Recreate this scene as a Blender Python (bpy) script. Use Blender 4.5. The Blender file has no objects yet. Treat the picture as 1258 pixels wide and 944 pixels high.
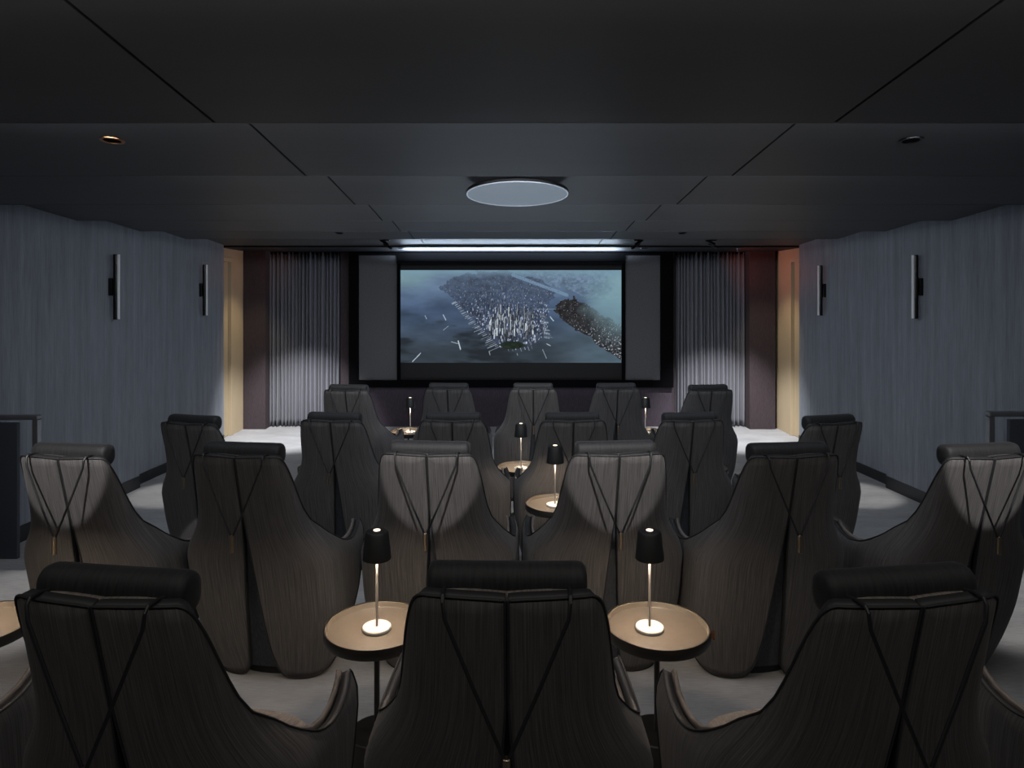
import bpy, bmesh, math, random
import numpy as np
from mathutils import Vector, Matrix

random.seed(7)
rng = np.random.default_rng(11)
scene = bpy.context.scene
COL = scene.collection
R = math.radians
PI = math.pi

# ------------------------------------------------------------------ camera
EYE = 1.83            # height of the lens above the last row's floor
F = 838.0             # focal length in pixels of the 1258 px wide frame
VX, VY = 622.0, 360.0 # vanishing point of the room's length in the frame
C = 0.07              # x of the room's middle line
cam_d = bpy.data.cameras.new('camera')
cam = bpy.data.objects.new('camera', cam_d)
COL.objects.link(cam)
cam.location = (0, 0, EYE)
cam.rotation_euler = (R(90), 0, 0)
cam_d.sensor_width = 36.0
cam_d.lens = 36.0 * F / 1258.0
cam_d.shift_x = (629.0 - VX) / 1258.0
cam_d.shift_y = -(472.0 - VY) / 1258.0
cam_d.clip_start = 0.05
scene.camera = cam

# ------------------------------------------------------------------ exposure, world
scene.view_settings.view_transform = 'Standard'
scene.view_settings.look = 'None'
scene.view_settings.exposure = 0.0
scene.view_settings.gamma = 1.0
scene.view_settings.use_curve_mapping = False
w = bpy.data.worlds.new('world')
scene.world = w
w.use_nodes = True
w.node_tree.nodes['Background'].inputs[0].default_value = (0.0, 0.0, 0.0, 1)
w.node_tree.nodes['Background'].inputs[1].default_value = 0.0
scene.cycles.use_denoising = True
scene.cycles.sample_clamp_indirect = 3.0

# ------------------------------------------------------------------ room numbers
STEPS = [-2.0, -0.8, 0.34, 1.48, 2.62, 3.81, 5.04, 6.15, 7.21, 8.25, 9.40]  # far edges of the ceiling panels
LOW, HIGH = EYE + 0.65, EYE + 0.765
SOFFIT = EYE + 0.63
TIERS = [(-2.0, 0.0), (2.93, -0.05), (4.62, -0.18), (6.15, -0.225)]
BACK = 10.65
def floor_z(y):
    z = 0.0
    for y0, h in TIERS:
        if y >= y0: z = h
    return z

# ------------------------------------------------------------------ lamps of the room, assumed spots and added fill lights
LG = dict(strip=1.0, scallop=1.0, curtain=1.0, floor=1.0, cove=1.0)
def light(name, kind, loc, power, color, target=None, **kw):
    d = bpy.data.lights.new(name, kind)
    d.energy = power
    d.color = color
    for k, v in kw.items(): setattr(d, k, v)
    o = bpy.data.objects.new(name, d)
    COL.objects.link(o)
    o.location = loc
    if target is not None:
        o.rotation_euler = (Vector(target) - Vector(loc)).to_track_quat('-Z', 'Y').to_euler()
    return o
COOL = (0.82, 0.90, 1.0)
NEUTRAL = (1.0, 0.97, 0.96)
WARM = (1.0, 0.70, 0.44)
# added fill lights, unseen behind the ceiling steps, shining towards the screen and down
STEP_FILL_W = {0.34: 11.0, 1.48: 8.0, 2.62: 20.0, 3.81: 20.0, 5.04: 22.0, 6.15: 20.0, 7.21: 5.0}
for s, p in STEP_FILL_W.items():
    o = light('step_fill', 'AREA', (C, s + 0.02, LOW + 0.045), p, COOL if s > 2 else (1.0, 0.95, 0.90), (C, s + 1.02, LOW - 0.9),
              shape='RECTANGLE', size=4.6, size_y=0.03)
# assumed spots, unseen behind the steps: round pools on the backs of some seats
def scallop(x, y, z, y_from, power, cone, color=NEUTRAL):
    light('assumed_seat_spot', 'SPOT', (x, y_from + 0.05, LOW + 0.03), power, color, (x, y, z),
          spot_size=R(cone), spot_blend=0.08, shadow_soft_size=0.012)
# spots on the curtains; assumed unseen ones on the front floor, aisles and doors
for sx, ry in ((-1, 0), (1, 0)):
    light('curtain_spot', 'SPOT', (C + sx * 2.75, 8.6, LOW - 0.02), 760, (0.96, 0.97, 1.0), (C + sx * 3.15, 9.9, -0.22),
          spot_size=R(54), spot_blend=0.75, shadow_soft_size=0.03)
    light('assumed_floor_spot', 'SPOT', (C + sx * 3.0, 9.2, SOFFIT - 0.02), 20, (1.0, 0.98, 0.95), (C + sx * 3.0, 9.2, -0.2),
          spot_size=R(48), spot_blend=0.6, shadow_soft_size=0.03)
    light('assumed_aisle_spot', 'SPOT', (C + sx * 3.3, 7.0, LOW - 0.02), 170, (1.0, 0.97, 0.93), (C + sx * 3.42, 7.0, -0.2),
          spot_size=R(24), spot_blend=0.5, shadow_soft_size=0.02)
    light('assumed_aisle_spot', 'SPOT', (C + sx * 3.0, 4.1, LOW - 0.02), 120, (1.0, 0.94, 0.88), (C + sx * 3.0, 4.1, 0),
          spot_size=R(34), spot_blend=0.6, shadow_soft_size=0.02)
    light('assumed_door_spot', 'SPOT', (C + sx * 3.1, 9.6, SOFFIT - 0.02), 42, (1.0, 0.80, 0.55), (C + sx * 4.1, 10.0, 0.5),
          spot_size=R(60), spot_blend=0.8, shadow_soft_size=0.03)
light('end_bay_fill', 'AREA', (C + 3.3, 9.9, SOFFIT - 0.36), 1.6, (1.0, 0.20, 0.11), (C + 4.05, 9.95, SOFFIT - 0.05), shape='SQUARE', size=0.25)  # added unseen fill for a red tint
light('end_bay_fill', 'AREA', (C - 3.3, 9.9, SOFFIT - 0.36), 0.6, (1.0, 0.38, 0.22), (C - 4.05, 9.95, SOFFIT - 0.05), shape='SQUARE', size=0.25)  # added unseen fill on the left, weaker and orange, no fitting
# added unseen light, standing in for the screen's bright reflection on the ceiling
light('ceiling_glow_fill', 'AREA', (C, 10.12, EYE + 0.462), 165.0, (0.66, 0.82, 1.0), (C, 10.0, EYE + 3.0),
      shape='RECTANGLE', size=3.2, size_y=0.26)
# added fill without a fitting, behind the front seats, brightening the middle ceiling
light('floor_fill', 'AREA', (C, 9.2, -0.18), 26.0, (0.70, 0.84, 1.0), (C, 8.6, 2.0), shape='RECTANGLE', size=3.0, size_y=0.5)
# assumed warm downlights over the nearest seats, unseen behind a step of the ceiling
for sx in (-1.78, -0.82, 0.0, 0.82, 1.78):
    light('assumed_seat_downlight', 'SPOT', (C + sx, 2.75, LOW + 0.05), 55, (1.0, 0.82, 0.68), (C + sx, 1.98, 0.50), spot_size=R(30), spot_blend=0.7, shadow_soft_size=0.03)

# ------------------------------------------------------------------ helpers
class MB:
    def __init__(self): self.v = []; self.f = []
    def add(self, vs, fs):
        n = len(self.v)
        self.v += [tuple(p) for p in vs]
        self.f += [tuple(i + n for i in f) for f in fs]
        return self
    def box(self, lo, hi, M=None):
        (a, b, c), (d, e, g) = lo, hi
        vs = [(a,b,c),(d,b,c),(d,e,c),(a,e,c),(a,b,g),(d,b,g),(d,e,g),(a,e,g)]
        if M is not None: vs = [M @ Vector(p) for p in vs]
        return self.add(vs, [(3,2,1,0),(4,5,6,7),(0,1,5,4),(1,2,6,5),(2,3,7,6),(3,0,4,7)])
    def lathe(self, prof, n=32, M=None, sx=1, sy=1, close=False):
        vs = []; fs = []
        m = len(prof)
        for k in range(n):
            t = 2 * PI * k / n
            for r, z in prof:
                p = Vector((r * math.cos(t) * sx, r * math.sin(t) * sy, z))
                vs.append(M @ p if M is not None else p)
        for k in range(n):
            k2 = (k + 1) % n
            for j in range(m if close else m - 1):
                j2 = (j + 1) % m
                fs.append((k*m + j, k2*m + j, k2*m + j2, k*m + j2))
        if not close:
            if prof[0][0] > 1e-6: fs.append(tuple(k*m for k in reversed(range(n))))
            if prof[-1][0] > 1e-6: fs.append(tuple(k*m + m - 1 for k in range(n)))
        return self.add(vs, fs)
    def cyl(self, p0, p1, r, n=16):
        p0, p1 = Vector(p0), Vector(p1)
        d = p1 - p0
        M = Matrix.Translation(p0) @ d.to_track_quat('Z', 'Y').to_matrix().to_4x4()
        L = d.length; b = min(r * 0.15, L * 0.2)
        return self.lathe([(0,0),(r-b,0),(r,b),(r,L-b),(r-b,L),(0,L)], n, M)
    def tube(self, pts, r, n=6, closed=False, flat=1.0):
        pts = [Vector(p) for p in pts]
        m = len(pts); rings = []
        up = None
        for i in range(m):
            a = pts[(i-1) % m] if (closed or i > 0) else pts[i]
            b = pts[(i+1) % m] if (closed or i < m-1) else pts[i]
            t = (b - a)
            t = t.normalized() if t.length > 1e-9 else Vector((0,0,1))
            if up is None:
                up = Vector((0,1,0)) if abs(t.y) < 0.9 else Vector((1,0,0))
            u = up - t * up.dot(t)
            if u.length < 1e-4: u = t.orthogonal()
            u.normalize(); up = u
            v = t.cross(u)
            rings.append([pts[i] + u * (math.cos(2*PI*k/n) * r * flat) + v * (math.sin(2*PI*k/n) * r) for k in range(n)])
        vs = [p for ring in rings for p in ring]; fs = []
        for i in range(m if closed else m-1):
            i2 = (i+1) % m
            for k in range(n):
                k2 = (k+1) % n
                fs.append((i*n+k, i*n+k2, i2*n+k2, i2*n+k))
        if not closed:
            fs.append(tuple(reversed(range(n)))); fs.append(tuple((m-1)*n + k for k in range(n)))
        return self.add(vs, fs)
    def build(self, name, mat, parent=None, smooth=True, angle=35):
        me = bpy.data.meshes.new(name)
        me.from_pydata(self.v, [], self.f)
        me.validate(); me.update()
        bm = bmesh.new(); bm.from_mesh(me)
        bmesh.ops.remove_doubles(bm, verts=bm.verts, dist=1e-6)
        bmesh.ops.recalc_face_normals(bm, faces=bm.faces)
        if smooth:
            lim = R(angle)
            for f in bm.faces: f.smooth = True
            for e in bm.edges:
                if len(e.link_faces) == 2 and e.calc_face_angle(0) > lim: e.smooth = False
        bm.to_mesh(me); bm.free()
        me.materials.append(mat)
        o = bpy.data.objects.new(name, me)
        COL.objects.link(o)
        if parent is not None: o.parent = parent
        return o

def tag(o, label=None, cat=None, group=None, kind=None):
    if label: o['label'] = label
    if cat: o['category'] = cat
    if group: o['group'] = group
    if kind: o['kind'] = kind
    return o
def empty(name, loc, rz=0.0):
    o = bpy.data.objects.new(name, None)
    COL.objects.link(o)
    o.empty_display_size = 0.1
    o.location = loc; o.rotation_euler = (0, 0, rz)
    return o
def copy_tree(o, parent=None):
    c = o.copy()
    COL.objects.link(c)
    if parent is not None: c.parent = parent
    for ch in list(o.children): copy_tree(ch, c)
    return c
def P(px, py, d):
    return Vector(((px - VX) * d / F, d, EYE - (py - VY) * d / F))
def bevel(o, wdt=0.006, seg=2):
    m = o.modifiers.new('bevel', 'BEVEL'); m.width = wdt; m.segments = seg; m.limit_method = 'ANGLE'
    return o

# ------------------------------------------------------------------ materials
def mat(name, col, rough=0.6, metal=0.0, spec=0.5, sheen=0.0, emit=None, emit_s=0.0,
        noise=None, amt=0.4, bump=0.0, noise2=None, amt2=0.2, rough_amt=0.0, flow=False):
    m = bpy.data.materials.new(name); m.use_nodes = True
    nt = m.node_tree; b = nt.nodes['Principled BSDF']
    b.inputs['Base Color'].default_value = (*col, 1)
    b.inputs['Roughness'].default_value = rough
    b.inputs['Metallic'].default_value = metal
    b.inputs['Specular IOR Level'].default_value = spec
    b.inputs['Sheen Weight'].default_value = sheen
    b.inputs['Sheen Roughness'].default_value = 0.5
    if emit:
        b.inputs['Emission Color'].default_value = (*emit, 1)
        b.inputs['Emission Strength'].default_value = emit_s
    if noise:
        tc = nt.nodes.new('ShaderNodeTexCoord')
        def tex(scale, det=3.0):
            mp = nt.nodes.new('ShaderNodeMapping'); mp.inputs['Scale'].default_value = scale
            if flow:      # along the cut of the cloth instead of through space
                fa = nt.nodes.new('ShaderNodeAttribute'); fa.attribute_name = 'flow'
                nt.links.new(fa.outputs['Vector'], mp.inputs[0])
            else:
                nt.links.new(tc.outputs['Object'], mp.inputs[0])
            n = nt.nodes.new('ShaderNodeTexNoise'); n.inputs['Scale'].default_value = 1.0
            n.inputs['Detail'].default_value = det; n.inputs['Roughness'].default_value = 0.6
            nt.links.new(mp.outputs[0], n.inputs[0])
            return n.outputs[0]
        def rng_(fac, lo, hi):
            r = nt.nodes.new('ShaderNodeMapRange')
            r.inputs['From Min'].default_value = 0.3; r.inputs['From Max'].default_value = 0.7
            r.inputs['To Min'].default_value = lo; r.inputs['To Max'].default_value = hi
            nt.links.new(fac, r.inputs['Value'])
            return r.outputs[0]
        f1 = tex(noise)
        k = rng_(f1, 1 - amt, 1 + amt)
        if noise2:
            f2 = tex(noise2, 2.0)
            k2 = rng_(f2, 1 - amt2, 1 + amt2)
            mu = nt.nodes.new('ShaderNodeMath'); mu.operation = 'MULTIPLY'
            nt.links.new(k, mu.inputs[0]); nt.links.new(k2, mu.inputs[1]); k = mu.outputs[0]
        vm = nt.nodes.new('ShaderNodeVectorMath'); vm.operation = 'SCALE'
        vm.inputs[0].default_value = col
        nt.links.new(k, vm.inputs['Scale'])
        nt.links.new(vm.outputs[0], b.inputs['Base Color'])
        if rough_amt:
            nt.links.new(rng_(f1, rough - rough_amt, rough + rough_amt), b.inputs['Roughness'])
        if bump:
            bp = nt.nodes.new('ShaderNodeBump'); bp.inputs['Strength'].default_value = bump
            bp.inputs['Distance'].default_value = 0.002
            nt.links.new(f1, bp.inputs['Height']); nt.links.new(bp.outputs[0], b.inputs['Normal'])
    return m

M = {}
M['ceiling'] = mat('dark_stained_oak', (0.038, 0.037, 0.038), 0.50, spec=0.8, noise=(0.8, 110, 1), amt=0.18, noise2=(0.4, 5, 1), amt2=0.10, bump=0.02, rough_amt=0.03)
M['soffit'] = mat('dark_violet_soffit', (0.012, 0.0118, 0.0145), 0.6, spec=0.25)
M['groove'] = mat('black_gap', (0.004, 0.004, 0.004), 0.9)
M['wall'] = mat('blue_grey_wallcovering', (0.185, 0.198, 0.224), 0.6, spec=0.35, noise=(3, 16, 0.7), amt=0.16, noise2=(60, 140, 5), amt2=0.16, bump=0.1)
M['base'] = mat('black_baseboard', (0.012, 0.012, 0.014), 0.35)
M['carpet'] = mat('grey_carpet', (0.27, 0.27, 0.275), 0.95, spec=0.1, sheen=0.2, noise=(14, 160, 1), amt=0.16, noise2=(2.2, 5, 1), amt2=0.14, bump=0.4)
M['front'] = mat('aubergine_fabric', (0.060, 0.047, 0.060), 0.9, spec=0.2, noise=(180, 180, 20), amt=0.25)
M['pier'] = mat('plum_brown_fabric', (0.050, 0.038, 0.042), 0.9, spec=0.2, noise=(180, 180, 20), amt=0.25)
M['beige'] = mat('gold_beige_paint', (0.42, 0.335, 0.22), 0.7, spec=0.2, noise=(2, 2, 1), amt=0.06)
M['curtain'] = mat('grey_curtain', (0.155, 0.155, 0.175), 0.85, spec=0.2, sheen=0.1, noise=(90, 90, 2), amt=0.10)
M['black'] = mat('matte_black', (0.003, 0.003, 0.0035), 0.9, spec=0.04)
M['side_cloth'] = mat('grey_acoustic_cloth', (0.105, 0.10, 0.105), 0.85, spec=0.2, noise=(40, 40, 90), amt=0.15)
M['blank'] = mat('unlit_screen', (0.022, 0.020, 0.020), 0.8, spec=0.2)
M['shell'] = mat('slubbed_charcoal_fabric', (0.080, 0.0755, 0.0745), 0.78, spec=0.25, sheen=0.08, noise=(170, 1, 3.0), amt=0.42, noise2=(420, 1, 9), amt2=0.30, bump=0.15, flow=True)
M['lining'] = mat('slit_shade_cloth', (0.045, 0.050, 0.058), 0.8, spec=0.25, noise=(150, 150, 12), amt=0.3)  # dark tone standing for the shade inside the chair's slit
M['seat'] = mat('taupe_seat_fabric', (0.13, 0.112, 0.10), 0.8, spec=0.25, noise=(150, 12, 150), amt=0.35, bump=0.2)
M['headrest'] = mat('midnight_fabric', (0.011, 0.011, 0.012), 0.65, spec=0.35, sheen=0.06, noise=(160, 14, 14), amt=0.55, bump=0.25)
M['piping'] = mat('dark_piping', (0.016, 0.016, 0.017), 0.6)
M['strap'] = mat('black_leather_strap', (0.012, 0.012, 0.013), 0.5)
M['brass'] = mat('aged_brass', (0.42, 0.34, 0.25), 0.35, metal=1.0)
M['plinth'] = mat('dark_plinth', (0.012, 0.013, 0.015), 0.7)
M['bronze'] = mat('black_bronze', (0.022, 0.020, 0.018), 0.35, metal=0.3)
M['tan'] = mat('tan_leather', (0.082, 0.068, 0.053), 0.38, spec=0.5, noise=(30, 30, 30), amt=0.06)
M['lamp_base'] = mat('white_lamp_base', (0.36, 0.355, 0.345), 0.4)
M['lamp_pole'] = mat('satin_steel', (0.70, 0.66, 0.62), 0.35, metal=0.85)
M['lamp_shade'] = mat('black_lamp_shade', (0.010, 0.010, 0.010), 0.5)
M['lamp_led'] = mat('lit_diffuser', (0.8, 0.8, 0.8), 0.5, emit=(1.0, 0.80, 0.61), emit_s=320.0)
M['lamp_dot'] = mat('lit_button', (0.8, 0.7, 0.5), 0.5, emit=(1.0, 0.82, 0.60), emit_s=2.2)
M['copper'] = mat('copper', (0.55, 0.26, 0.12), 0.3, metal=1.0)
M['chrome'] = mat('polished_gunmetal', (0.34, 0.35, 0.38), 0.22, metal=1.0)
M['fin'] = mat('silver_fin', (0.85, 0.85, 0.86), 0.45, metal=0.2)
M['gun'] = mat('black_metal', (0.012, 0.011, 0.011), 0.3, metal=0.6)
M['opal'] = mat('opal_disc', (0.30, 0.33, 0.38), 0.30, spec=0.6, emit=(0.62, 0.78, 1.0), emit_s=0.13)
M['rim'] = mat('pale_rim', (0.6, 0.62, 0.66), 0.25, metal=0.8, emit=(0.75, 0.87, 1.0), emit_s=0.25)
M['rail'] = mat('dark_steel_rail', (0.17, 0.165, 0.165), 0.35, metal=0.6)
M['rail_panel'] = mat('dark_upholstered_panel', (0.045, 0.050, 0.060), 0.6)
M['step_nose'] = mat('carpet_nosing', (0.20, 0.20, 0.205), 0.9)

# ------------------------------------------------------------------ the setting
# floor: four carpeted tiers
fb = MB()
ys = [t[0] for t in TIERS] + [BACK + 0.2]
for i, (y0, z) in enumerate(TIERS):
    fb.box((C - 4.3, y0, -0.5), (C + 4.3, ys[i + 1], z))
tag(fb.build('floor', M['carpet'], smooth=False), kind='structure')

# ceiling: sloping panels, each in three boards with gaps between them, stepping back up at every joint
cb = MB(); gb = MB()
SEAM = 1.185
for y0, y1 in zip(STEPS[:-1], STEPS[1:]):
    zn = LOW + 0.101 * (y1 - y0)
    for xa, xb in ((C - 4.5, C - SEAM - 0.006), (C - SEAM + 0.006, C + SEAM - 0.006), (C + SEAM + 0.006, C + 4.5)):
        vs = [(xa,y0,zn),(xb,y0,zn),(xb,y1,LOW),(xa,y1,LOW),(xa,y0,zn+0.02),(xb,y0,zn+0.02),(xb,y1,LOW+0.02),(xa,y1,LOW+0.02)]
        cb.add(vs, [(3,2,1,0),(4,5,6,7),(0,1,5,4),(1,2,6,5),(2,3,7,6),(3,0,4,7)])
    cb.box((C - 4.5, y1 - 0.012, LOW), (C + 4.5, y1, HIGH + 0.03))
cb.box((C - 4.5, -2.0, HIGH + 0.05), (C + 4.5, 9.45, HIGH + 0.15))
tag(MB().box((C - 4.5, 9.40, SOFFIT), (C + 4.5, BACK + 0.2, HIGH + 0.04)).build('trim_8', M['soffit'], smooth=False), kind='structure')
tag(cb.build('ceiling', M['ceiling'], smooth=False), kind='structure')

# side walls: folded panels, each jogging outwards where the ceiling steps
def side_wall(s, name, bname):
    a = MB(); b = MB()
    for i, (y0, y1) in enumerate(zip(STEPS[:-1], STEPS[1:])):
        x0, x1 = C + s * 4.015, C + s * 3.94
        last = i == len(STEPS) - 2
        th = 0.03 if last else 0.25
        if last: y1 = 9.34
        else: y1 -= 0.014
        def slab(m, off, z0, z1, t):
            p = [(x0 - s*off, y0), (x1 - s*off, y1), (x1 + s*t, y1), (x0 + s*t, y0)]
            if s > 0: pass
            vs = [(q[0], q[1], z0) for q in p] + [(q[0], q[1], z1) for q in p]
            m.add(vs, [(3,2,1,0),(4,5,6,7),(0,1,5,4),(1,2,6,5),(2,3,7,6),(3,0,4,7)])
        slab(a, 0, -0.15, HIGH + 0.04, th)
        slab(b, 0.008, -0.4, float(np.interp(0.5*(y0+y1), [2.4, 7.0], [0.0, -0.225])) + 0.11, 0.0)
    tag(a.build(name, M['wall'], smooth=False), kind='structure')
    tag(b.build(bname, M['base'], smooth=False), kind='structure')
side_wall(-1, 'wall_left', 'baseboard_left')
side_wall(1, 'wall_right', 'baseboard_right')
tag(MB().box((C - 4.5, -2.2, -0.5), (C + 4.5, -2.0, HIGH + 0.15)).build('wall_back', M['wall'], smooth=False), kind='structure')
tag(MB().box((C - 4.5, BACK, -0.5), (C + 4.5, BACK + 0.2, SOFFIT)).build('wall_front', M['front'], smooth=False), kind='structure')

# beige end bays with a door each
for s, nm, dn, tn in ((-1, 'wall_end_left', 'door_1', 'trim_1'), (1, 'wall_end_right', 'door_2', 'trim_2')):
    X = C + s * 4.035
    m = MB()
    lo, hi = sorted((X, X + s * 0.2))
    m.box((lo, 9.86, -0.4), (hi, BACK, SOFFIT + 0.05))
    m.box((lo, 9.30, 2.32), (hi, 9.86, SOFFIT + 0.05))
    tag(m.build(nm, M['beige'], smooth=False), kind='structure')
    lo, hi = sorted((X + s * 0.035, X + s * 0.08))
    tag(bevel(MB().box((lo, 9.30, -0.22), (hi, 9.80, 2.27)).build(dn, M['beige'], smooth=False), 0.004), kind='structure')
    t = MB(); lo, hi = sorted((X - s * 0.015, X + s * 0.06))
    t.box((lo, 9.80, -0.225), (hi, 9.86, 2.33)); t.box((lo, 9.36, 2.27), (hi, 9.80, 2.33))
    tag(bevel(t.build(tn, M['beige'], smooth=False), 0.004), kind='structure')

# plum piers at both ends of the screen wall
DP = 10.27
for (xa, xb), nm in (((299, 326), 'trim_3'), ((921, 952.5), 'trim_4')):
    tag(MB().box((P(xa,0,DP).x, DP, -0.4), (P(xb,0,DP).x, BACK, SOFFIT + 0.02)).build(nm, M['pier'], smooth=False), kind='structure')
DS = 10.42
tag(MB().box((P(417,0,DS).x, DS + 0.06, -0.4), (P(430,0,DS).x, BACK, SOFFIT + 0.02)).build('trim_5', M['pier'], smooth=False), kind='structure')
tag(MB().box((P(826,0,DS).x, DS + 0.06, -0.4), (P(830,0,DS).x, BACK, SOFFIT + 0.02)).build('trim_6', M['pier'], smooth=False), kind='structure')
# dado below the screen
tag(MB().box((P(430,0,DS).x, DS + 0.05, -0.4), (P(826,0,DS).x, BACK, P(0,476,DS).z)).build('trim_7', M['front'], smooth=False), kind='structure')

# ------------------------------------------------------------------ projection screen
scr = empty('projection_screen', (C, DS, P(0, 476, DS).z))
tag(scr, 'wide cinema screen in a black surround showing a dim aerial view of a harbour city', 'screen')
def loc(px, py, d):
    return P(px, py, d) - scr.location
def sbox(m, xa, ya, xb, yb, d0, d1):
    a = loc(xa, yb, DS); b = loc(xb, ya, DS)
    m.box((a.x, d0, a.z), (b.x, d1, b.z))
top = 310.5
m = MB()
sbox(m, 429, top, 441, 476, -0.03, 0.15); sbox(m, 811, top, 827, 476, -0.03, 0.15)
sbox(m, 441, 467, 811, 476, -0.03, 0.15); sbox(m, 441, top, 811, 314, -0.03, 0.15); sbox(m, 492, 314, 764, 322.5, -0.01, 0.15)
sbox(m, 488, 314, 492, 467, -0.03, 0.15); sbox(m, 764, 314, 768, 467, -0.03, 0.15)
sbox(m, 429, top, 827, 476, 0.10, 0.2)
m.build('surround', M['black'], scr, smooth=False)
m = MB(); sbox(m, 441, 314, 488, 467, 0.0, 0.09); m.build('side_panel', M['side_cloth'], scr, smooth=False)
m = MB(); sbox(m, 768, 314, 811, 467, 0.0, 0.09); m.build('side_panel', M['side_cloth'], scr, smooth=False)
m = MB(); m.box((-1.68, 9.97 - DS, EYE + 0.445 - scr.location.z), (1.68, DS + 0.05 - DS, EYE + 0.458 - scr.location.z)); m.build('added_fill_bar', M['black'], scr, smooth=False)  # bar added only to carry the fill light above it
m = MB(); sbox(m, 492, 314, 764, 467, 0.02, 0.09); m.build('screen_cloth', M['blank'], scr, smooth=False)

# the picture on the screen, painted dot by dot as colours on a fine grid
W, H = 560, 236
def srgb(c):
    c = np.asarray(c, float) / 255.0
    return np.where(c <= 0.04045, c / 12.92, ((c + 0.055) / 1.055) ** 2.4)
def fbm(w, h, fx, fy, octs=4, seed=0):
    r = np.random.default_rng(seed); out = np.zeros((h, w)); amp = 1; tot = 0
    for o in range(octs):
        gx, gy = int(fx * 2**o) + 2, int(fy * 2**o) + 2
        g = r.random((gy, gx))
        xs = np.linspace(0, gx - 1.001, w); yy = np.linspace(0, gy - 1.001, h)
        x0 = xs.astype(int); y0 = yy.astype(int); tx = xs - x0; ty = yy - y0
        tx = tx*tx*(3-2*tx); ty = ty*ty*(3-2*ty)
        a = g[y0][:, x0]*(1-tx) + g[y0][:, x0+1]*tx
        b = g[y0+1][:, x0]*(1-tx) + g[y0+1][:, x0+1]*tx
        out += amp * (a*(1-ty)[:, None] + b*ty[:, None]); tot += amp; amp *= 0.55
    return out / tot
Xg, Yg = np.meshgrid(np.linspace(0, 1, W), np.linspace(0, 1, H))   # y down
def S3(a, b, x): 
    t = np.clip((x - a) / (b - a), 0, 1); return t*t*(3-2*t)
def lerp(a, b, t): return a + (b - a) * t[..., None]
img = lerp(np.array([98,118,140.]), np.array([66,82,106.]), S3(0, 0.45, Yg)) * np.ones((H, W, 1))
img = lerp(img, np.array([52, 60, 68.]), S3(0.4, 0.95, Yg))
img = lerp(img, np.array([72, 88, 100.]), S3(0.55, 1.0, Xg) * S3(0.4, 0.8, Yg))
n1 = fbm(W, H, 5, 7, 4, 3)
img *= (0.72 + 0.56 * n1)[..., None]
dk = S3(0.46, 0.70, fbm(W, H, 5, 8, 4, 5)) * S3(0.35, 0.65, Yg) * S3(0.75, 0.45, Xg)
img = lerp(img, np.array([32, 36, 40.]), 0.75 * dk)
def poly(pts):
    pts = np.array(pts, float); x = (pts[:,0]-50)/1137; y = (pts[:,1]-92)/478
    ins = np.zeros((H, W), bool); n = len(x)
    for i in range(n):
        j = (i - 1) % n
        c = ((y[i] > Yg) != (y[j] > Yg)) & (Xg < (x[j]-x[i])*(Yg-y[i])/((y[j]-y[i]) or 1e-9)+x[i])
        ins ^= c
    return ins
def dab(x, y, ww, hh, col, al=1.0):
    x0, x1 = int(round(x)), int(round(x + max(ww, 1))); y0, y1 = int(round(y)), int(round(y + max(hh, 1)))
    x0, x1 = max(0, x0), min(W, x1); y0, y1 = max(0, y0), min(H, y1)
    if x1 > x0 and y1 > y0:
        img[y0:y1, x0:x1] = img[y0:y1, x0:x1]*(1-al) + np.array(col, float)*al
def seg(x0, y0, x1, y1, col, wd=1.0, al=1.0):
    n = int(max(abs(x1-x0), abs(y1-y0)) * 1.5) + 1
    for t in np.linspace(0, 1, n): dab(x0+(x1-x0)*t, y0+(y1-y0)*t, wd, wd, col, al)
def u2(x, y): return (x-50)/1137*W, (y-92)/478*H
warp = fbm(W, H, 26, 14, 3, 77) - 0.5
warp2 = fbm(W, H, 26, 14, 3, 78) - 0.5
X0, Y0 = Xg, Yg
Xg, Yg = X0 + 0.05 * warp, Y0 + 0.08 * warp2
land = poly([(262,185),(330,128),(460,100),(600,98),(800,150),(870,205),(830,250),(800,300),(790,420),(740,480),(660,500),(570,490),(520,450),(430,370),(340,270)])
far = poly([(560,80),(1260,80),(1260,240),(1010,235),(900,190),(760,130)])
east = poly([(840,300),(880,250),(930,232),(1010,262),(1090,330),(1260,440),(1260,640),(1187,560),(1090,490),(980,420),(880,345)])
Xg, Yg = X0, Y0
n2 = fbm(W, H, 60, 40, 3, 9)
img[land] = img[land]*0.45 + np.array([52,60,78.])*0.55*(0.5+n2[land])[:, None]
img[far] = img[far]*0.55 + np.array([96,116,134.])*0.45*(0.5+n2[far])[:, None]
img[east] = np.array([40,40,42.])*(0.5+n2[east])[:, None]
r = np.random.default_rng(21)
# a slanting channel and shoreline haze in the far land
seg(*u2(620,110), *u2(900,215), (104,128,152), 7, 0.5)
# piers along the shores
for (x0,y0,x1,y1,n,dx,dy) in ((330,250,560,490,34,-46,20),(770,310,790,440,20,46,8),(600,500,740,480,7,8,22)):
    for k in range(n):
        t = (k + r.random()*0.6)/n
        px_, py_ = x0+(x1-x0)*t, y0+(y1-y0)*t
        L = 0.3 + 0.6*r.random()*(0.4+t)
        a = u2(px_, py_); b = u2(px_+dx*L, py_+dy*L)
        g = 105 + 90*r.random()
        seg(*a, *b, (g*0.9, g*0.97, g*1.06), 1.3, 0.85)
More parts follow.
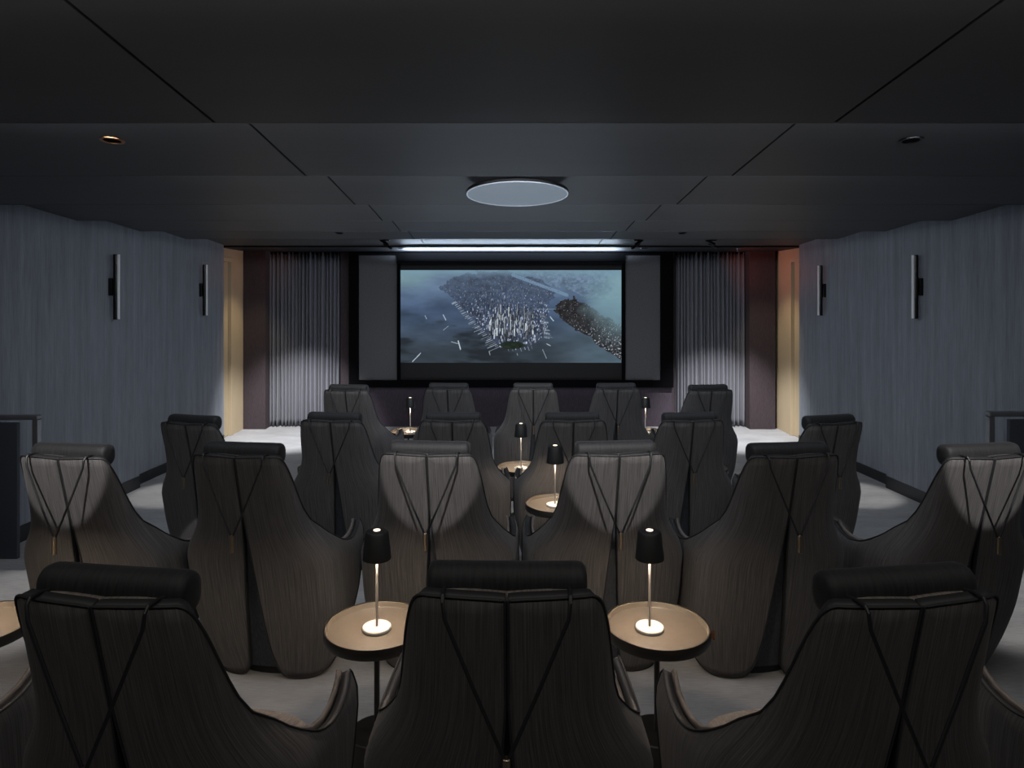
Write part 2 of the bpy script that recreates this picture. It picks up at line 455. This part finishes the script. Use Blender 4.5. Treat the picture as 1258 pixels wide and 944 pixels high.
# buildings: far small ones first, tall pale towers towards the tip
ys_, xs_ = np.nonzero(land)
pick = r.choice(len(ys_), 2600, replace=False); pick = pick[np.argsort(ys_[pick])]
for i in pick:
    x, y = xs_[i], ys_[i]; d = y / H
    cx = abs(x / W - 0.47) / 0.25
    hh = (1.0 + 5*d) * (0.5 + r.random()) * (1.5 - 0.8*min(cx, 1))
    ww = 1 + 2.2 * d * r.random()
    g = r.choice([30, 45, 70, 100, 140, 185, 215], p=[.18,.2,.2,.16,.13,.09,.04]) * (0.8 + 0.5*d)
    hz = max(0.0, 1 - d / 0.45)
    g = min(g, 225) * (1 - 0.75 * hz) + 105 * 0.75 * hz
    dab(x, y - hh, ww, hh, (g*0.90, g*0.96, min(g*1.08, 245)), 0.85)
for k in range(150):
    x = W*(0.40 + 0.20*r.random()); y = H*(0.46 + 0.30*r.random()); hh = 6 + 20*r.random()**2
    g = r.choice([55, 85, 120, 160, 195, 222])
    dab(x, y-hh, 1.2+2.2*r.random(), hh, (g*0.93, g*0.97, g), 0.9)
    dab(x+2.6, y-hh*0.9, 1.6, hh*0.9, (36,42,54), 0.8)
# dark green park at the tip
pk = ((Xg-0.505)/0.055)**2 + ((Yg-0.81)/0.045)**2 < 1 + 0.5*(n2-0.5)
img[pk] = np.array([34,42,36.])*(0.7+0.6*n2[pk])[:, None]
ys_, xs_ = np.nonzero(east)
for i in r.choice(len(ys_), 700, replace=False):
    x, y = xs_[i], ys_[i]; t = S3(0.45, 0.9, np.array(y/H))
    g = r.choice([28, 40, 60, 90, 150]) if r.random() > 0.5*t else r.choice([120,170,205])
    dab(x, y-2, 1+4*r.random()*t, 1+1.5*r.random(), (g*0.94, g*0.97, g*1.03), 0.85)
ys_, xs_ = np.nonzero(far)
for i in r.choice(len(ys_), 500, replace=False):
    g = 90 + 80*r.random(); dab(xs_[i], ys_[i], 2.5, 1, (g*0.85, g*0.98, g*1.1), 0.5)
for x0,y0,x1,y1,wd in ((268,320,282,348,2.2),(175,325,183,342,1.6),(152,518,110,562,2.4),(345,455,357,498,3),(310,460,345,470,1.6),(818,330,835,352,2.6),(800,470,820,480,2),(780,500,800,545,1),(505,510,510,528,1.5),(648,520,652,530,1.3),(270,400,295,380,1)):
    seg(*u2(x0,y0), *u2(x1,y1), (185,200,212), wd*0.75, 0.7)
seg(*u2(735,292), *u2(850,292), (130,145,155), 1.2, 0.9)
# pale cloud in the upper corners
cl = fbm(W, H, 5, 4, 4, 31)
ca = np.clip(S3(0.80, 0.97, Xg + 0.20*(cl-0.5))*S3(0.95, 0.35, Yg + 0.3*(cl-0.5)) , 0, 1)
img = lerp(img, np.array([118,150,160.]), 0.85*ca)
ca = S3(0.20, 0.02, Xg + 0.2*(cl-0.5)) * S3(0.28, 0.05, Yg)
img = lerp(img, np.array([120,152,158.]), 0.8*ca)
img = lerp(img, np.array([110,140,156.]), 0.75*S3(0.10, 0.0, Yg + 0.06*(cl-0.5)))
lin = srgb(np.clip(img, 0, 255))
a = loc(492, 446, DS); b = loc(763.5, 332, DS)
xs = np.linspace(a.x, b.x, W); zs = np.linspace(b.z, a.z, H)
GX, GZ = np.meshgrid(xs, zs)
verts = np.stack([GX.ravel(), np.full(W*H, 0.012), GZ.ravel()], 1)
idx = np.arange(W*H).reshape(H, W)
faces = np.stack([idx[1:, :-1].ravel(), idx[1:, 1:].ravel(), idx[:-1, 1:].ravel(), idx[:-1, :-1].ravel()], 1)
me = bpy.data.meshes.new('projected_picture')
me.from_pydata(verts.tolist(), [], faces.tolist())
ca_ = me.color_attributes.new('picture', 'FLOAT_COLOR', 'POINT')
ca_.data.foreach_set('color', np.concatenate([lin.reshape(-1, 3), np.ones((W*H, 1))], 1).astype(np.float32).ravel())
pm = bpy.data.materials.new('screen_light'); pm.use_nodes = True
nt = pm.node_tree; nt.nodes.clear()
at = nt.nodes.new('ShaderNodeAttribute'); at.attribute_name = 'picture'
em = nt.nodes.new('ShaderNodeEmission'); em.inputs['Strength'].default_value = 1.15
ou = nt.nodes.new('ShaderNodeOutputMaterial')
nt.links.new(at.outputs['Color'], em.inputs[0]); nt.links.new(em.outputs[0], ou.inputs[0])
me.materials.append(pm)
o = bpy.data.objects.new('projected_picture', me); COL.objects.link(o); o.parent = scr
tag(o, 'lit picture of a city on a peninsula seen from the air')

# ------------------------------------------------------------------ curtains
def curtain(xa, xb, y, name, label, folds, seed):
    r = np.random.default_rng(seed)
    x0, x1 = P(xa, 0, y).x, P(xb, 0, y).x
    z0, z1 = floor_z(y) + 0.012, SOFFIT - 0.005
    nx, nz = folds * 9, 24
    cx = (x0 + x1) / 2
    root = empty(name, (cx, y, z0))
    tag(root, label, 'curtain')
    ph = np.cumsum(0.55 + 0.9 * np.interp(np.arange(nx), np.linspace(0, nx, folds * 2), r.random(folds * 2))); ph = ph / ph[-1] * folds * 2 * PI
    am = 0.028 + 0.04 * np.interp(np.arange(nx), np.linspace(0, nx, folds), r.random(folds))
    sw = np.interp(np.arange(nx), np.linspace(0, nx, folds), r.random(folds)) - 0.5
    m = MB(); vs = []; fs = []
    for j in range(nz + 1):
        t = j / nz
        for i in range(nx):
            u = i / (nx - 1)
            k = 0.65 + 0.5 * (1 - t)
            vs.append((x0 + (x1 - x0) * u - cx + 0.03 * sw[i] * (1 - t), math.sin(ph[i]) * am[i] * k + 0.012 * math.sin(ph[i]*0.37 + 3*t), (z1 - z0) * t))
    for j in range(nz):
        for i in range(nx - 1):
            q = j * nx + i
            fs.append((q, q + 1, q + nx + 1, q + nx))
    m.add(vs, fs)
    c = m.build('drape', M['curtain'], root, angle=180)
    so = c.modifiers.new('thickness', 'SOLIDIFY'); so.thickness = 0.004
    rl = MB().box((x0 - cx, -0.02, z1 - z0 - 0.03), (x1 - cx, 0.02, z1 - z0)).build('track', M['black'], root, smooth=False)
    return root
curtain(329, 417, 10.5, 'curtain', 'grey pleated floor-length curtain left of the screen', 19, 4)
curtain(831, 922, 10.5, 'curtain', 'grey pleated floor-length curtain right of the screen', 20, 8)

# ------------------------------------------------------------------ seats
def pchip(xs, ys):
    xs = np.array(xs, float); ys = np.array(ys, float)
    h = np.diff(xs); d = np.diff(ys) / h
    m = np.zeros_like(ys); m[0] = d[0]; m[-1] = d[-1]
    for i in range(1, len(xs) - 1):
        if d[i-1]*d[i] > 0: m[i] = 2*d[i-1]*d[i]/(d[i-1]+d[i])
    def f(x):
        x = min(max(x, xs[0]), xs[-1]); i = min(int(np.searchsorted(xs, x, 'right')) - 1, len(h) - 1)
        t = (x - xs[i]) / h[i]
        return ((1+2*t)*(1-t)**2*ys[i] + t*(1-t)**2*h[i]*m[i] + t*t*(3-2*t)*ys[i+1] + t*t*(t-1)*h[i]*m[i+1])
    return f
ZZ = [0, 0.2, 0.4, 0.65, 0.9, 1.14]
ZR = [0, 0.2, 0.4, 0.6, 0.68, 0.73, 0.79, 0.86, 0.95, 1.14]
f_rx = pchip(ZR, [0.285, 0.345, 0.375, 0.376, 0.352, 0.318, 0.284, 0.262, 0.252, 0.238])
f_yb = pchip(ZZ, [-0.06, -0.13, -0.18, -0.235, -0.295, -0.355])
f_yc = pchip(ZZ, [0.12, 0.06, 0.0, -0.055, -0.165, -0.245])
f_L = pchip(ZZ, [0.10, 0.22, 0.31, 0.36, 0.20, 0.10])
f_fl = pchip(ZZ, [0.0, 0.0, -0.005, -0.012, 0.0, 0.0])
NEXP = 3.3
def surf(a, z, off=0.0, s=1):
    rx, yb, yc = f_rx(z) - off, f_yb(z) + off, f_yc(z)
    if a <= 0.5:
        k = math.sin(PI * a)
        x = rx * k; y = yc - (yc - yb) * max(0.0, 1 - k ** NEXP) ** (1 / NEXP)
    else:
        t = (a - 0.5) / 0.5
        x = rx + f_fl(z) * t * t; y = yc + f_L(z) * t
    return Vector((s * x, y, z))
f_zt = pchip([0, 0.06, 0.2, 0.29, 0.325, 0.355, 0.38, 0.402, 0.424, 0.443, 0.462, 0.48, 0.5, 0.53, 0.57, 0.62, 0.68, 0.75, 0.83, 0.92, 1.0],
             [1.144, 1.147, 1.150, 1.149, 1.141, 1.121, 1.085, 1.038, 0.975, 0.915, 0.858, 0.810, 0.770, 0.727, 0.692, 0.664, 0.648, 0.641, 0.645, 0.660, 0.680])
f_zb = pchip([0, 0.008, 0.018, 0.03, 0.042, 0.055, 0.07, 0.09, 0.12, 0.2, 0.30, 0.40, 0.5, 0.62, 0.75, 0.87, 0.95, 1.0],
             [0.87, 0.74, 0.56, 0.38, 0.24, 0.14, 0.075, 0.035, 0.012, 0.004, 0.008, 0.03, 0.075, 0.16, 0.29, 0.44, 0.57, 0.668])
f_zi = pchip([0, 0.30, 0.40, 0.5, 0.62, 0.75, 0.87, 0.95, 1.0], [0.06, 0.06, 0.08, 0.12, 0.20, 0.32, 0.46, 0.585, 0.668])
AS = [0, .004, .009, .015, .022, .03, .038, .047, .058, .07, .085, .105, .13, .16, .20, .235, .265, .29, .315, .335, .355, .375, .39, .405,
      .42, .437, .455, .475, .5, .525, .55, .58, .615, .65, .69, .73, .77, .81, .85, .89, .925, .955, .98, 1.0]

def shell_half(s):
    n = 26; m = MB(); vs = []; fs = []
    for a in AS:
        zb, zt = f_zb(a), f_zt(a)
        for j in range(n):
            p = surf(a, zb + (zt - zb) * j / (n - 1), 0, s)
            p.x += s * 0.0035
            vs.append(p)
    for i in range(len(AS) - 1):
        for j in range(n - 1):
            q = i * n + j
            fs.append((q, q + n, q + n + 1, q + 1))
    if s < 0: fs = [f[::-1] for f in fs]
    m.add(vs, fs)
    return m
def edge_path(s):
    lo = [surf(a, f_zb(a), -0.001, s) for a in AS]
    hi = [surf(a, f_zt(a), -0.001, s) for a in AS]
    pts = lo + hi[::-1]
    # the seam, from the top down to the slit
    pts += [surf(0, 1.144 - (1.144 - 0.87) * k / 7, -0.001, s) for k in range(1, 7)]
    out = []
    for p in pts:
        p.x += s * 0.0035
        if not out or (p - out[-1]).length > 0.004: out.append(p)
    return out
def lining_mesh():
    n = 18; m = MB(); vs = []; fs = []
    cols = [(a, -1) for a in reversed(AS[9::2])] + [(0, 1)] + [(a, 1) for a in AS[9::2]]
    for a, s in cols:
        zb, zt = f_zi(a), f_zt(a) - 0.001
        if zb > zt - 0.004: zb = zt - 0.004
        for j in range(n):
            z = zb + (zt - zb) * j / (n - 1)
            vs.append(surf(a, z, (0.034 if a < 0.28 else 0.029) + 0.055 * min(1.0, (zt - z) / 0.10) * min(1.0, max(0.0, (a - 0.3) / 0.2)) * min(1.0, (1.0 - a) / 0.25), s))
    for i in range(len(cols) - 1):
        for j in range(n - 1):
            q = i * n + j
            fs.append((q, q + n, q + n + 1, q + 1))
    return m.add(vs, fs)
def super_loft(rings, n=40, e=3.2):
    m = MB(); vs = []; fs = []
    for (hw, y0, y1, z) in rings:
        yc, ry = (y0 + y1) / 2, (y1 - y0) / 2
        for k in range(n):
            t = 2 * PI * k / n; c, s = math.cos(t), math.sin(t)
            vs.append((hw * math.copysign(abs(c) ** (2/e), c), yc + ry * math.copysign(abs(s) ** (2/e), s), z))
    for i in range(len(rings) - 1):
        for k in range(n):
            k2 = (k + 1) % n
            fs.append((i*n+k, i*n+k2, (i+1)*n+k2, (i+1)*n+k))
    fs.append(tuple(reversed(range(n)))); fs.append(tuple((len(rings)-1)*n + k for k in range(n)))
    return m.add(vs, fs)

def make_seat():
    root = empty('lounge_chair', (0, 0, 0))
    for s in (-1, 1):
        sh = shell_half(s).build('shell_panel', M['shell'], root, angle=180)
        fl = sh.data.attributes.new('flow', 'FLOAT_VECTOR', 'POINT')
        fl.data.foreach_set('vector', np.array([(a + (3.7 if s > 0 else 0), 0.0, f_zb(a) + (f_zt(a) - f_zb(a)) * j / 25) for a in AS for j in range(26)], np.float32).ravel())
        so = sh.modifiers.new('thickness', 'SOLIDIFY'); so.thickness = 0.028; so.offset = -1; so.material_offset_rim = 1; sh.data.materials.append(M['piping'])
        # outward side must be away from the seat
        nz = sh.data.polygons[10 * 25 + 12]
        if nz.normal.y > 0:
            sh.data.flip_normals()
        MB().tube(edge_path(s), 0.0032, 6, closed=True).build('piping', M['piping'], sh)
    li = lining_mesh().build('lining', M['seat'], root, angle=180)
    if li.data.polygons[len(li.data.polygons)//2].normal.y < 0: li.data.flip_normals()
    so = li.modifiers.new('thickness', 'SOLIDIFY'); so.thickness = 0.012; so.offset = 1
    g = MB(); vs = []; fs = []
    ga = [-.26 + .52*k/16 for k in range(17)]
    for a in ga:
        for j in range(10):
            vs.append(surf(abs(a), .05 + .88*j/9, 0.0275, -1 if a < 0 else 1))
    for i in range(16):
        for j in range(9):
            q = i*10 + j; fs.append((q, q+10, q+11, q+1))
    g.add(vs, fs).build('slit_shade_panel', M['lining'], root, angle=180)  # added dark panel, puts the shade behind the slit into colour
    super_loft([(.24,-.06,.24,.30),(.275,-.10,.275,.315),(.285,-.11,.285,.35),(.290,-.115,.29,.45),(.286,-.11,.285,.52),(.268,-.09,.27,.548),(.22,-.05,.22,.562),(.10,.02,.13,.566)]).build('seat_cushion', M['seat'], root, angle=60)
    super_loft([(.20,-.02,.26,0.0),(.205,-.025,.265,.01),(.205,-.025,.265,.31),(.20,-.02,.26,.32)], e=2.4).build('plinth', M['plinth'], root)
    # headrest roll
    prof = [(-.188,.02),(-.187,.5),(-.184,.80),(-.178,.93),(-.168,.99),(-.15,1.0),(-.08,.985),(0,.98),(.08,.985),(.15,1.0),(.168,.99),(.178,.93),(.184,.80),(.187,.5),(.188,.02)]
    m = MB(); vs = []; fs = []; n = 28
    for x, k in prof:
        for q in range(n):
            t = 2*PI*q/n; c, s_ = math.cos(t), math.sin(t)
            e = 2/2.5
            vs.append((x, -0.266 + 0.043*k*math.copysign(abs(c)**e, c), 1.146 + 0.049*k*math.copysign(abs(s_)**e, s_)))
    for i in range(len(prof)-1):
        for q in range(n):
            q2 = (q+1) % n
            fs.append((i*n+q, i*n+q2, (i+1)*n+q2, (i+1)*n+q))
    fs.append(tuple(range(n))); fs.append(tuple((len(prof)-1)*n+q for q in range(n)))
    hr = m.add(vs, fs).build('headrest', M['headrest'], root, angle=50)
    for s in (-1, 1):
        MB().tube([(s*.143,-.300,1.150),(s*.143,-.335,1.158),(s*.142,-.362,1.157),(s*.141,-.371,1.146),(s*.137,-.373,1.11),(s*.072,-.374,.955),(s*.004,-.374,.80)], 0.0045, 8).build('strap', M['strap'], hr)
    MB().cyl((0,-.374,.806),(0,-.374,.728),0.0095,14).build('counterweight', M['brass'], hr)
    return root

seat_proto = make_seat()
placed = []
def seat(px, d, row_floor, yaw, label, group):
    """px: where the middle of the headrest stands across the frame, d: its distance"""
    o = seat_proto if not placed else copy_tree(seat_proto)
    a = R(yaw)
    hx, hy = (px - VX) * d / F, d
    lx, ly = 0.0, -0.275
    o.location = (hx - (lx*math.cos(a) - ly*math.sin(a)), hy - (lx*math.sin(a) + ly*math.cos(a)), row_floor)
    o.rotation_euler = (0, 0, a)
    tag(o, label, 'chair', group)
    placed.append(o)
    return o
G4, G3, G2, G1 = 'lounge chairs of the nearest row', 'lounge chairs of the second row', 'lounge chairs of the third row', 'lounge chairs of the row nearest the screen'
D4, D3, D2, D1 = 1.60, 3.15, 4.65, 6.45
seat(623, 1.60, 0, -1, 'charcoal lounge chair in the middle foreground between the two big lamp tables', G4)
seat(143, 1.57, 0, -8, 'big charcoal lounge chair at left foreground, right arm reaching towards the left lamp table', G4)
seat(1102, 1.57, 0, 8, 'big charcoal lounge chair at right foreground, left arm reaching towards the right lamp table', G4)
seat(-350, 1.60, 0, -8, 'charcoal lounge chair cut off by the bottom left corner, only an arm showing', G4)
seat(1596, 1.60, 0, 8, 'charcoal lounge chair cut off by the bottom right corner, arm and pale seat showing', G4)
seat(88, 3.10, -.05, -8, 'lounge chair at far left of the second row, light pool on its back', G3)
seat(299, 3.12, -.05, -8, 'dark lounge chair of the second row, left of the left foreground lamp', G3)
seat(528, 3.15, -.05, -5, 'lounge chair with light pool on its back, behind the left foreground lamp', G3)
seat(756, 3.15, -.05, 5, 'lounge chair with light pool on its back, behind the right foreground lamp', G3)
seat(968, 3.12, -.05, 7, 'dark lounge chair of the second row, right of the right foreground lamp', G3)
seat(1204, 3.10, -.05, 8, 'lounge chair at far right of the second row, light pool on its back', G3)
seat(238, 4.55, -.18, -14, 'lounge chair at left end of the third row beside the blue-grey side wall', G2)
seat(411, 4.65, -.18, -7, 'lounge chair second from left in the third row, in front of the left curtain', G2)
seat(557, 4.65, -.18, -2, 'lounge chair of the third row peeking over a light-pooled chair, left of the middle lamps', G2)
seat(703, 4.65, -.18, 2, 'lounge chair of the third row directly right of the middle lamp with the bluish shade', G2)
seat(847, 4.65, -.18, 5, 'lounge chair second from right in the third row, in front of the right curtain', G2)
seat(1019, 4.55, -.18, 14, 'lounge chair at right end of the third row beside the blue-grey side wall', G2)
seat(428, 6.40, -.225, -8, 'lounge chair at left end of the row nearest the screen, overlapping the left curtain', G1)
seat(551, 6.50, -.225, -3, 'lounge chair nearest the screen, right beside the far left lamp', G1)
seat(655, 6.50, -.225, 0, 'middle lounge chair of the row nearest the screen with a pale light on its top', G1)
seat(757, 6.50, -.225, 3, 'lounge chair nearest the screen, left of the far right lamp', G1)
seat(870, 6.40, -.225, 8, 'lounge chair at right end of the row nearest the screen, overlapping the right curtain', G1)
# light pools on the backs of some of them
for px, d, z, yf, pw in ((86, 3.10, .98, 1.48, 225), (530, 3.12, .98, 1.48, 225), (755, 3.12, .98, 1.48, 225), (1207, 3.10, .98, 1.48, 225),
                         (428, 6.4, .75, 5.04, 60), (655, 6.5, .78, 5.04, 70)):
    scallop((px - VX) * d / F, d + 0.05, z + 0.09, yf, pw, 13 if yf < 2 else 18)

# ------------------------------------------------------------------ side tables and their lamps
def make_table():
    root = empty('side_table', (0, 0, 0))
    MB().lathe([(0,.515),(.188,.515),(.197,.519),(.2,.526),(.2,.556),(.1985,.559),(.196,.559),(.196,.530),(0,.530)], 64).build('tray', M['bronze'], root)
    MB().lathe([(0,.5305),(.1945,.5305),(.1945,.5555),(.1935,.557),(.190,.557),(.189,.5555),(.1885,.540),(.186,.5365),(0,.5365)], 64).build('leather_inlay', M['tan'], root)
    MB().lathe([(.011,.14),(.011,.50),(.03,.512),(.03,.5155)], 20).build('stem', M['bronze'], root)
    MB().lathe([(0,0),(.098,0),(.103,.004),(.103,.146),(.099,.15),(0,.15)], 48).build('base', M['bronze'], root)
    return root
def make_lamp():
    root = empty('table_lamp', (0, 0, 0))
    MB().lathe([(0,0),(.052,0),(.055,.003),(.055,.011),(.052,.014),(0,.014)], 40).build('base', M['lamp_base'], root)
    MB().lathe([(.0048,.013),(.0048,.30)], 14).build('pole', M['lamp_pole'], root)
    sh = MB().lathe([(.0535,.272),(.055,.274),(.0450,.370),(.041,.378),(.034,.381),(0,.381),(0,.377),(.038,.374),(.0425,.366),(.0520,.276)], 40, close=True).build('shade', M['lamp_shade'], root)
    MB().lathe([(0,.3805),(.013,.3805),(.013,.383),(0,.384)], 20).build('touch_button', M['lamp_dot'], root)
    MB().lathe([(0,.280),(.036,.280),(.036,.284),(0,.284)], 24).build('light_diffuser', M['lamp_led'], root)
    return root
table_proto, lamp_proto = make_table(), make_lamp()
tables, lamps = [], []
def table(x, y, label):
    o = table_proto if not tables else copy_tree(table_proto)
    o.location = (x, y, floor_z(y)); tag(o, label, 'table', 'round side tables between the chairs'); tables.append(o)
    return o
def lamp(x, y, label):
    o = lamp_proto if not lamps else copy_tree(lamp_proto)
    o.location = (x, y, floor_z(y) + 0.5368); tag(o, label, 'lamp', 'cordless table lamps'); lamps.append(o)
    return o
def at(px, d): return (px - VX) * d / F
TD4, TD3, TD2, TD1 = 2.62, 4.30, 5.70, 7.40
T1 = table(at(463, TD4), TD4, 'round tan-topped side table left of the middle foreground chair, lamp on it')
T2 = table(at(807, TD4), TD4, 'round tan-topped side table right of the middle foreground chair, copper hook on its rim')
table(at(-30, 2.62), 2.62, 'round side table cut off by the left edge, behind the left foreground chair')
table(at(684, TD3), TD3, 'round side table in the gap before the two middle chairs, bluish-topped lamp on it')
table(at(640, TD2), TD2, 'small distant round side table just right of the screen-side centre aisle, lamp on its right')
table(at(396, TD2), TD2, 'round side table almost hidden behind the third-row chair before the left curtain')
table(at(864, TD2), TD2, 'round side table almost hidden behind the third-row chair before the right curtain')
table(at(502, TD1), TD1, 'farthest round side table left, below the screen, with lamp')
table(at(793, TD1), TD1, 'farthest round side table right, below the screen, with lamp')
lamp(at(463, TD4), TD4, 'lit cordless lamp with black shade on the left foreground side table')
lamp(at(798, TD4), TD4, 'lit cordless lamp with black shade on the right foreground side table')
lamp(at(-30, TD4), TD4, 'assumed lit cordless lamp, out of view, on the table cut off by the left edge')  # lamp outside the frame, assumed from the light on its table
lamp(at(682, TD3), TD3, 'lit cordless lamp with bluish sheen on top, on the middle-distance table')
lamp(at(640, TD2), TD2, 'small lit lamp behind and left of the bluish-topped lamp')
lamp(at(504, TD1), TD1, 'far small lit lamp at left below the screen')
lamp(at(793, TD1), TD1, 'far small lit lamp at right below the screen')
hk = MB().box((.198,-.012,.532),(.214,.012,.546)).box((.206,-.008,.520),(.214,.008,.552)).build('rim_hook', M['copper'], T2, smooth=False)
tag(hk, 'small copper hook on the rim'); hk.rotation_euler = (0, 0, R(-12)); bevel(hk, 0.002)

# ------------------------------------------------------------------ ceiling disc lamp
dy = 4.40
slope = math.atan(0.101)
zc = LOW + 0.101 * (5.04 - dy)
disc = empty('ceiling_disc_lamp', (at(635.5, dy), dy, zc))
disc.rotation_euler = (-slope, 0, 0)
tag(disc, 'flat round ceiling lamp with opal underside and dark rim, above the middle of the room', 'ceiling lamp')
MB().lathe([(0,-.058),(.13,-.058),(.14,-.054),(.14,-.002),(0,-.002)], 40).build('mount', M['black'], disc)
MB().lathe([(.325,-.082),(.330,-.080),(.330,-.066),(.322,-.058),(.05,-.056),(.05,-.066),(.318,-.068),(.321,-.082)], 72, close=True).build('housing', M['gun'], disc)
MB().lathe([(0,-.080),(.318,-.080),(.320,-.076),(.316,-.070),(0,-.070)], 72).build('diffuser', M['opal'], disc)
MB().lathe([(.3205,-.0845),(.3265,-.0845),(.3265,-.080),(.3205,-.080)], 72, close=True).build('trim_ring', M['rim'], disc)

# ------------------------------------------------------------------ recessed ceiling points
def ceil_at(y):
    for y0, y1 in zip(STEPS[:-1], STEPS[1:]):
        if y0 <= y <= y1: return LOW + 0.101 * (y1 - y), -slope
    return SOFFIT, 0.0
def recessed(px, y, r, label, ring):
    z, rot = ceil_at(y)
    o = empty('recessed_downlight', (at(px, y), y, z)); o.rotation_euler = (rot, 0, 0)
    tag(o, label, 'downlight', 'recessed ceiling lights')
    MB().lathe([(r*0.72,-.001),(r*0.76,-.006),(r,-.006),(r*1.02,-.001)], 32, close=True).build('ring', M[ring], o)
    MB().lathe([(0,-.003),(r*0.72,-.003),(r*0.72,-.001),(0,-.001)], 28).build('lens', M['black'], o)
recessed(138, 3.18, .052, 'dark recessed downlight with copper ring in the ceiling at upper left', 'copper')
recessed(1119, 3.18, .052, 'dark recessed downlight in the ceiling at upper right', 'gun')
recessed(417, 7.85, .055, 'small recessed fitting in the far ceiling above the left curtain', 'gun')
recessed(838, 7.85, .055, 'small recessed fitting in the far ceiling above the right curtain', 'gun')
recessed(492, 9.6, .06, 'small dark round fitting in the ceiling over the left edge of the screen', 'gun')
recessed(792, 9.6, .06, 'small dark round fitting in the ceiling over the right edge of the screen', 'gun')
def track_spot(px, y, lean, label):
    z, rot = ceil_at(y)
    o = empty('track_spotlight', (at(px, y), y, z))
    tag(o, label, 'spotlight', 'twin-headed ceiling spotlights')
    MB().box((-.05,-.025,-.012),(.05,.025,-.0005)).build('mounting_plate', M['gun'], o, smooth=False)
    for k in (-1, 1):
        c = Vector((lean * 0.022 * k, 0.01, -.055 + 0.024 * k))
        ax = Vector((lean * 0.055, 0.03, 0.034))
        h = MB().cyl(c - ax, c + ax, 0.019, 18).build('head', M['gun'], o)
    MB().cyl((0, 0, -.01), (0, 0.01, -.06), 0.007, 10).build('arm', M['chrome'], o)
track_spot(474, 8.95, -1, 'small black twin spotlight on the ceiling above the left of the screen')
track_spot(783, 8.95, 1, 'small black twin spotlight on the ceiling above the right corner of the screen')
track_spot(875, 8.95, -1, 'small twin spotlight on the ceiling above the right curtain')
spk = empty('sprinkler_head', (at(907, 9.7), 9.7, SOFFIT))
tag(spk, 'tiny metal sprinkler head on the ceiling strip above the right curtain', 'sprinkler')
MB().lathe([(0,-.004),(.035,-.004),(.037,-.0005),(0,-.0005)], 24).build('escutcheon', M['chrome'], spk)
MB().lathe([(.008,-.004),(.008,-.03),(.022,-.034),(.022,-.037),(0,-.037)], 16).build('nozzle', M['chrome'], spk)

# ------------------------------------------------------------------ wall sconces
def wall_x(s, y):
    for y0, y1 in zip(STEPS[:-1], STEPS[1:]):
        if y0 <= y <= y1: return C + s * (4.015 - 0.075 * (y - y0) / (y1 - y0))
def sconce(s, y, zt, zb, label):
    x = wall_x(s, y); zm = (zt + zb) / 2
    o = empty('wall_sconce', (x, y, zm))
    tag(o, label, 'wall lamp', 'tubular wall lamps')
    i = -s
    lo, hi = sorted((i * 0.0, i * 0.035))
    bevel(MB().box((lo, -.03, -.085), (hi, .03, .085)).build('bracket', M['gun'], o, smooth=False), 0.004)
    MB().cyl((i*.058, 0, zb - zm), (i*.058, 0, zt - zm), 0.024, 28).build('tube', M['gun'], o)
    bevel(MB().box((min(i*.072, i*.094), -.012, zb - zm + .002), (max(i*.072, i*.094), .012, zt - zm - .002)).build('reflector_fin', M['fin'], o, smooth=False), 0.003)
    return o
sconce(-1, 6.72, P(0, 312, 6.65).z, P(0, 393, 6.65).z, 'tall tubular wall lamp on the left wall, nearer of two')
sconce(-1, 8.72, P(0, 325, 8.65).z, P(0, 388, 8.65).z, 'tubular wall lamp on the left wall, farther one near the beige door')
sconce(1, 6.65, P(0, 313, 6.6).z, P(0, 392, 6.6).z, 'tall tubular wall lamp on the right wall, nearer of two')
sconce(1, 8.68, P(0, 326, 8.6).z, P(0, 388, 8.6).z, 'tubular wall lamp on the right wall, farther one near the beige door')

# ------------------------------------------------------------------ stair-side balustrades
def balustrade(s, px, py, y, label):
    x = at(px, y); zt = EYE - (py - VY) * y / F; zf = floor_z(y)
    xe = wall_x(s, y) - s * 0.002
    o = empty('balustrade', (x, y, zf)); tag(o, label, 'railing')
    H_ = zt - zf
    w_ = xe - x
    bevel(MB().box((min(-s*.0, s*.04), -.025, 0), (max(0, s*.04), .025, H_ - .035)).build('post', M['rail'], o, smooth=False), 0.004)
    lo, hi = sorted((0, w_))
    bevel(MB().box((lo, -.03, H_ - .035), (hi, .03, H_)).build('handrail', M['rail'], o, smooth=False), 0.008)
    lo, hi = sorted((s*.16, w_))
    bevel(MB().box((lo, -.012, 0), (hi, .02, H_ - .06)).build('infill_panel', M['rail_panel'], o, smooth=False), 0.004)
balustrade(-1, 48.5, 510, 5.16, 'dark steel handrail with upright post beside the left wall')
balustrade(1, 1213, 506, 5.16, 'dark steel handrail with upright post beside the right wall')
